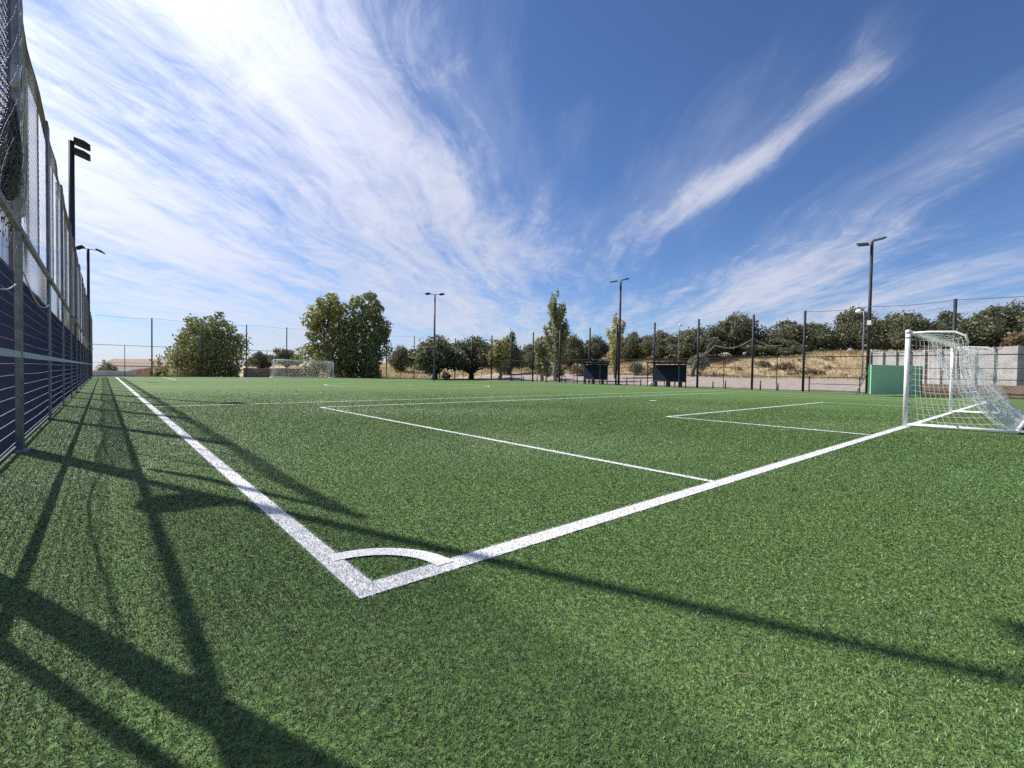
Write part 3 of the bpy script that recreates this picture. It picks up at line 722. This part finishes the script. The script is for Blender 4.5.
# oaks on the bank: four built kinds, copied
protos = [tree('oak_tree', 'oak', 'tree', 'oak', 6.5, 8.5, MT['oak'], MT['bark'], 30+k, TG, n=11000, size=.17, base=b) for k, b in enumerate((.02, .0, .05, .0))]
OAKS = [
    (248, 274, 351, 115, 'small distant dark oak left of the far goal'),
    (272, 302, 348, 112, 'small distant dark oak above the left end of the far goal'),
    (388, 414, 345, 88, 'dark oak in the gap between the twin tree and the T-shaped mast'),
    (494, 522, 331, 78, 'dark upright oak behind the young yellow-green tree'),
    (518, 550, 341, 84, 'dark oak just left of the tall green poplar'),
    (556, 586, 335, 80, 'dark oak just right of the tall green poplar'),
    (580, 608, 335, 82, 'dark oak above the farther dugout'),
    (614, 648, 331, 80, 'oak just right of the tall central mast'),
    (640, 678, 329, 76, 'oak above the left end of the nearer dugout'),
    (662, 722, 326, 72, 'broad oak above and right of the nearer dugout'),
    (712, 762, 312, 72, 'round isolated oak above the sagging net'),
    (750, 800, 336, 68, 'low oak spreading in front of a taller dome-shaped oak'),
    (768, 834, 319, 74, 'dome-shaped oak right of the round isolated oak'),
    (832, 884, 306, 70, 'tall oak behind the mast with the flat double head'),
    (872, 934, 311, 66, 'broad oak above the green board'),
    (920, 980, 311, 68, 'oak above the near goal crossbar'),
    (956, 1026, 307, 64, 'large oak behind the end of the concrete wall'),
    (1008, 1080, 300, 60, 'oak cut by the right edge of the picture'),
]
PD = [(max((Vector(v.co).x for v in [x for x in p.children if x.name.startswith('crown')][0].data.vertices))) for p in protos]
for k, (a, b, top, D, lab) in enumerate(OAKS):
    p = protos[k % 4]; o = p if k < 4 else copy_tree(p)
    loc, h = place((a+b)/2, D, top); loc = (loc[0], loc[1], loc[2]-.13*h); h *= 1.13; o.location = loc; o['label'] = lab; s = wpx(a, b, D)/8.0
    o.scale = (s, s, h/6.5); o.rotation_euler = (0, 0, k*1.9)
SH = [
    (700, 352, 58, 3.2, 'shrub', 'tall grey-green shrub behind the fence post right of the nearer dugout'),
    (763, 363, 60, 2.0, 'shrub', 'grey-green shrub on the dry bank near the sagging net'),
    (784, 368, 57, 2.6, 'brownshrub', 'brownish shrub low on the dry bank right of the grey-green one'),
    (813, 371, 52, 2.6, 'brownshrub', 'dark brown low shrub at the bottom of the bank by the tall post'),
    (822, 348, 70, 4.5, 'shrub', 'pale olive shrub at the top of the bank under the dome-shaped oak'),
    (656, 366, 62, 4.2, 'brownshrub', 'dark shrub row at the bottom of the bank behind the nearer dugout'),
    (636, 362, 64, 2.6, 'shrub', 'olive shrub between the central mast and the nearer dugout'),
    (579, 364, 66, 3.6, 'brownshrub', 'dark shrub behind the left edge of the farther dugout'),
    (556, 364, 60, 3.0, 'shrub', 'thick dark shrub at the foot of the tall poplar'),
    (1014, 330, 40, 2.6, 'brownshrub', 'russet shrub at the right edge above the gate'),
    (104, 363, 84, 3.0, 'shrub', 'small dark shrub in front of the long low building'),
    (111, 362, 82, 3.0, 'shrub', 'second dark shrub in front of the long low building, nearer its middle'),
    (161, 366, 62, 2.2, 'brownshrub', 'reddish brown shrub at the left foot of the bushy tree'),
    (446, 372, 53, 1.2, 'brownshrub', 'small dark shrub at the foot of the wide low oak'),
]
for k, (px, top, D, w, ml, lab) in enumerate(SH):
    x, y = spot(px, D); z = h1(x, y); h = max(.6, zat(px, top, D)-z)
    tree('shrub', lab, 'shrub', 'shrub', h, w, MT[ml], MT['bark'], 60+k, 'shrubs around the pitch', n=900, size=.15, loc=(x, y, z))
# leaning dead trunk under the sagging net
x, y = spot(706, 56); dt = thing('dead_trunk', 'leaning dark dead trunk under the sagging net right of the nearer dugout', 'trunk', (x, y, h1(x, y)))
mb = MB(); limb(mb, (-.9, .9, 1.6), (.6, -.5, 4.2), .24, .16, np.random.default_rng(3)); limb(mb, (-1.2, 1.2, -.1), (-.9, .9, 1.7), .26, .24, np.random.default_rng(4))
mb.build('trunk', MT['bark'], dt, True)
mb = MB(); limb(mb, (.6, -.5, 4.2), (1.6, -1.4, 3.4), .10, .03, np.random.default_rng(5)); limb(mb, (.5, -.4, 4.1), (-.4, .6, 4.6), .08, .02, np.random.default_rng(6)); mb.build('branch', MT['bark'], dt)

# ------------------------------------------------------------------ dry grass tufts on the bank
def tufts(n):
    X = RNG.uniform(53, 92, n); Y = RNG.uniform(-12, 75, n); k = n//3
    X[:k] = RNG.uniform(22, 75, k); Y[:k] = RNG.uniform(60, 110, k)
    nn = 5; X = np.repeat(X, nn)+RNG.normal(0, .12, n*nn); Y = np.repeat(Y, nn)+RNG.normal(0, .12, n*nn)
    Z = hgt(X, Y); m = len(X); h = RNG.uniform(.18, .55, m); a = RNG.uniform(0, 6.28, m); w = RNG.uniform(.02, .05, m)
    L = RNG.normal(0, .16, (m, 2)); b0 = np.stack([X-np.cos(a)*w, Y-np.sin(a)*w, Z-.03], 1); b1 = np.stack([X+np.cos(a)*w, Y+np.sin(a)*w, Z-.03], 1)
    tp = np.stack([X+L[:, 0], Y+L[:, 1], Z+h], 1)
    return np.stack([b0, b1, tp], 1).reshape(-1, 3), np.arange(3*m).reshape(-1, 3)
V, Fq = tufts(24000); tag(raw('dry_grass', V, Fq, MT['straw']), 'straw-coloured dry grass tufts over the bank behind the fences', 'grass', None, 'stuff')

def scrub(n):
    X = RNG.uniform(55, 80, n); Y = RNG.uniform(-8, 70, n); r = RNG.uniform(.25, .95, n); Z = hgt(X, Y)+r*.3
    return leaves(np.stack([X, Y, Z], 1), np.stack([r, r, r*.65], 1), n*90, .13, RNG, 1.0, .4)
V, Fq = scrub(95); tag(raw('bank_scrub', V, Fq, MT['brownshrub']), 'low brown dry scrub dotted over the bank', 'scrub', None, 'stuff')
# ------------------------------------------------------------------ buildings beyond the far left corner
x0, y0 = spot(100, 92); x1, y1 = spot(176, 86); bz = h1(x0, y0); L = math.hypot(x1-x0, y1-y0); rz = math.atan2(y1-y0, x1-x0)
bd = thing('long_building', 'long low building with brown pitched roof and white chimneys beyond the far left corner', 'building', (x0, y0, bz), rz)
ez = zat(130, 366, 89)-bz; tz = zat(130, 358.5, 89)-bz
MB().box((L/2, 2.5, ez/2), (L, 5, ez)).build('wall', MT['render'], bd)
rb = MB(); rb.prism([(-.35, ez-.02), (5.35, ez-.02), (5.35, ez+.10), (2.5, tz), (-.35, ez+.10)], 0, -.3, L+.3); rf_ = rb.build('roof', MT['roof'], bd)
for x in (.5, L*.76): MB().box((x, .35, ez+.55), (.42, .42, 1.3)).build('chimney', MT['whitewall'], rf_, False, .02)
for k in range(6):
    w_ = MB(); w_.box((1.4+k*(L-2)/6, -.01, ez*.62), (.8, .06, .7)); wn = w_.build('window', MT['blackplastic'], bd)
    MB().box((1.4+k*(L-2)/6, -.04, ez*.62-.38), (.95, .12, .06)).build('sill', MT['render'], wn)
x0, y0 = spot(119, 60); x1, y1 = spot(150, 58); L = math.hypot(x1-x0, y1-y0); rz = math.atan2(y1-y0, x1-x0); bz = h1(x0, y0)
z1 = zat(119, 366.5, 60); z0 = zat(119, 372.5, 60)
wb = MB(); wb.prism([(0, z0), (L*.55, (z0+z1)/2+.05), (L, z1-.1), (L, z1), (0, z1)], 1, -.1, .1)
rw = thing('ramp_wall', 'bright white tapering wall beyond the far fence near the left corner', 'wall', (x0, y0, 0), rz)
wb.build('parapet', MT['whitewall'], rw)
rb = MB(); rb.prism([(0, bz-.2), (L, bz-.2), (L, z1-.11), (L*.55, (z0+z1)/2+.04), (0, z0-.01)], 1, -.08, .08); rb.build('base_wall', MT['brownwall'], rw)
lw = MB(); lw.box((1.8, 0, -.6), (6.5, .25, 2.3)); o = lw.build('low_wall', MT['render'], None, False, .02)
o.location = (-3.4, FY+1.6, 0); tag(o, 'low beige wall just beyond the far fence in the left corner', 'wall')
lw = MB(); lw.box((0, 0, .1), (9, .25, 1.9)); o = lw.build('low_wall', MT['brownwall'], None, False, .02)
o.location = (*spot(282, 62), 0); tag(o, 'low pinkish brown wall seen through the far goal', 'wall')

# ------------------------------------------------------------------ world: sky with cirrus
w = bpy.data.worlds.new('World'); scene.world = w; w.use_nodes = True; nt = w.node_tree
bg = nt.nodes['Background']; bg.inputs['Strength'].default_value = .072
sky = N(nt, 'ShaderNodeTexSky', sky_type='NISHITA'); sky.sun_disc = False
sky.sun_elevation = SUN_EL; sky.sun_rotation = -SUN_AZ; sky.altitude = 700; sky.air_density = 1.0; sky.dust_density = .6; sky.ozone_density = 2.2
tc = N(nt, 'ShaderNodeTexCoord').outputs['Generated']
sep = N(nt, 'ShaderNodeSeparateXYZ'); nt.links.new(tc, sep.inputs[0]); dx, dy, dz = sep.outputs
vp = unit((RM @ np.array([548-512, 366-384, F]))[:2])     # the streaks run towards this bearing
zc = M(nt, 'ADD', M(nt, 'MAXIMUM', dz, 0.0), .07)
U = M(nt, 'DIVIDE', M(nt, 'ADD', M(nt, 'MULTIPLY', dx, vp[0]), M(nt, 'MULTIPLY', dy, vp[1])), zc)
Vv = M(nt, 'DIVIDE', M(nt, 'ADD', M(nt, 'MULTIPLY', dx, vp[1]), M(nt, 'MULTIPLY', dy, -vp[0])), zc)
def vec(a, b, c=0.0):
    n = N(nt, 'ShaderNodeCombineXYZ'); setin(nt, n.inputs[0], a); setin(nt, n.inputs[1], b); setin(nt, n.inputs[2], c); return n.outputs[0]
# gentle bending of the streaks
bend = M(nt, 'MULTIPLY', M(nt, 'SUBTRACT', noise(nt, vec(M(nt, 'MULTIPLY', U, .5), M(nt, 'MULTIPLY', Vv, .5)), 1.0, 2), .5), .55)
Vb = M(nt, 'ADD', Vv, bend)
n1 = noise(nt, vec(M(nt, 'MULTIPLY', U, .42), M(nt, 'MULTIPLY', Vb, 1.6), 3.1), 1.0, 7, .60, .25)
n2 = noise(nt, vec(M(nt, 'MULTIPLY', U, .8), M(nt, 'MULTIPLY', Vb, 6.5), 7.7), 1.0, 7, .66, .35)
n3 = noise(nt, vec(M(nt, 'MULTIPLY', U, 3.4), M(nt, 'MULTIPLY', Vb, 5.5), 1.7), 1.0, 9, .72, .9)
tex = M(nt, 'ADD', M(nt, 'ADD', M(nt, 'MULTIPLY', n1, .50), M(nt, 'MULTIPLY', n2, .24)), M(nt, 'MULTIPLY', n3, .26))
def gauss(u0, v0, su, sv, tilt=0.0):
    a = M(nt, 'SUBTRACT', U, u0); b = M(nt, 'SUBTRACT', M(nt, 'SUBTRACT', Vv, v0), M(nt, 'MULTIPLY', a, tilt))
    a = M(nt, 'DIVIDE', a, su); b = M(nt, 'DIVIDE', b, sv)
    return M(nt, 'EXPONENT', M(nt, 'MULTIPLY', M(nt, 'ADD', M(nt, 'MULTIPLY', a, a), M(nt, 'MULTIPLY', b, b)), -1.0))
left = M(nt, 'MULTIPLY', smooth(nt, M(nt, 'ADD', Vv, M(nt, 'MULTIPLY', U, -.05)), .10, -.75), smooth(nt, U, 5.0, 2.0, .30, 1.0))
hor = smooth(nt, U, 1.9, 5.0)
right = smooth(nt, Vv, .7, 2.2)
bias = M(nt, 'ADD', M(nt, 'MULTIPLY', left, .25), M(nt, 'MULTIPLY', hor, .15))
bias = M(nt, 'ADD', bias, M(nt, 'MULTIPLY', right, .045))
for g_, k in ((gauss(2.05, .76, .55, .12, -.22), .30), (gauss(1.46, .88, .14, .09, -.1), .17), (gauss(1.28, .80, .12, .05, .2), .15), (gauss(1.72, .10, .40, .13, 0), .10), (gauss(1.6, 1.55, .5, .12, .1), .11), (gauss(3.0, .25, .9, .5, 0), .10), (gauss(3.3, 1.9, 1.3, .9, 0), .09), (gauss(1.0, 1.1, .45, .6, 0), -.07)):
    bias = M(nt, 'ADD', bias, M(nt, 'MULTIPLY', g_, k))
bias = M(nt, 'SUBTRACT', bias, M(nt, 'MULTIPLY', gauss(1.1, .25, .8, .5, 0), .12))
dens = smooth(nt, M(nt, 'ADD', tex, bias), .55, .84)
sd = N(nt, 'ShaderNodeVectorMath', operation='DOT_PRODUCT'); nt.links.new(tc, sd.inputs[0]); sd.inputs[1].default_value = tuple(SUN)
glow = M(nt, 'POWER', M(nt, 'MAXIMUM', sd.outputs['Value'], 0.0), 6.5)
lum = M(nt, 'ADD', 7.6, M(nt, 'MULTIPLY', glow, 12.0))
cc = N(nt, 'ShaderNodeVectorMath', operation='SCALE'); cc.inputs[0].default_value = (.90, .935, 1.11); nt.links.new(lum, cc.inputs['Scale'])
skyc = mixc(nt, 1.0, sky.outputs[0], (.73, .94, 1.27), 'MULTIPLY')
veil = M(nt, 'MULTIPLY', smooth(nt, M(nt, 'ADD', M(nt, 'ADD', n1, bias), M(nt, 'MULTIPLY', n2, .3)), .60, 1.12), .45)
cover = M(nt, 'MAXIMUM', M(nt, 'MULTIPLY', dens, .92), veil)
final = mixc(nt, cover, skyc, cc.outputs[0])
nt.links.new(final, bg.inputs['Color'])

sl = bpy.data.lights.new('sun', 'SUN'); sl.energy = 5.0; sl.angle = R(.53); sl.color = (1.0, .955, .89)
so = bpy.data.objects.new('sun', sl); col.objects.link(so)
so.rotation_euler = Vector(tuple(-SUN)).to_track_quat('-Z', 'Y').to_euler(); so.location = (0, 0, 40)

# ------------------------------------------------------------------ camera
cd = bpy.data.cameras.new('camera'); co = bpy.data.objects.new('camera', cd); col.objects.link(co)
right_w, down_w, fwd_w = RM[:, 0], RM[:, 1], RM[:, 2]
mw = Matrix.Identity(4)
for i in range(3):
    mw[i][0] = right_w[i]; mw[i][1] = -down_w[i]; mw[i][2] = -fwd_w[i]; mw[i][3] = CAM[i]
co.matrix_world = mw
cd.sensor_fit = 'HORIZONTAL'; cd.sensor_width = 36; cd.lens = F/1024*36; cd.clip_start = .05; cd.clip_end = 8000
scene.camera = co
vs = scene.view_settings; vs.view_transform = 'Standard'; vs.look = 'None'; vs.gamma = 1.0; vs.use_curve_mapping = False; vs.exposure = 0.44
scene.render.resolution_x = 1024; scene.render.resolution_y = 768
scene.cycles.max_bounces = 6; scene.cycles.use_denoising = False
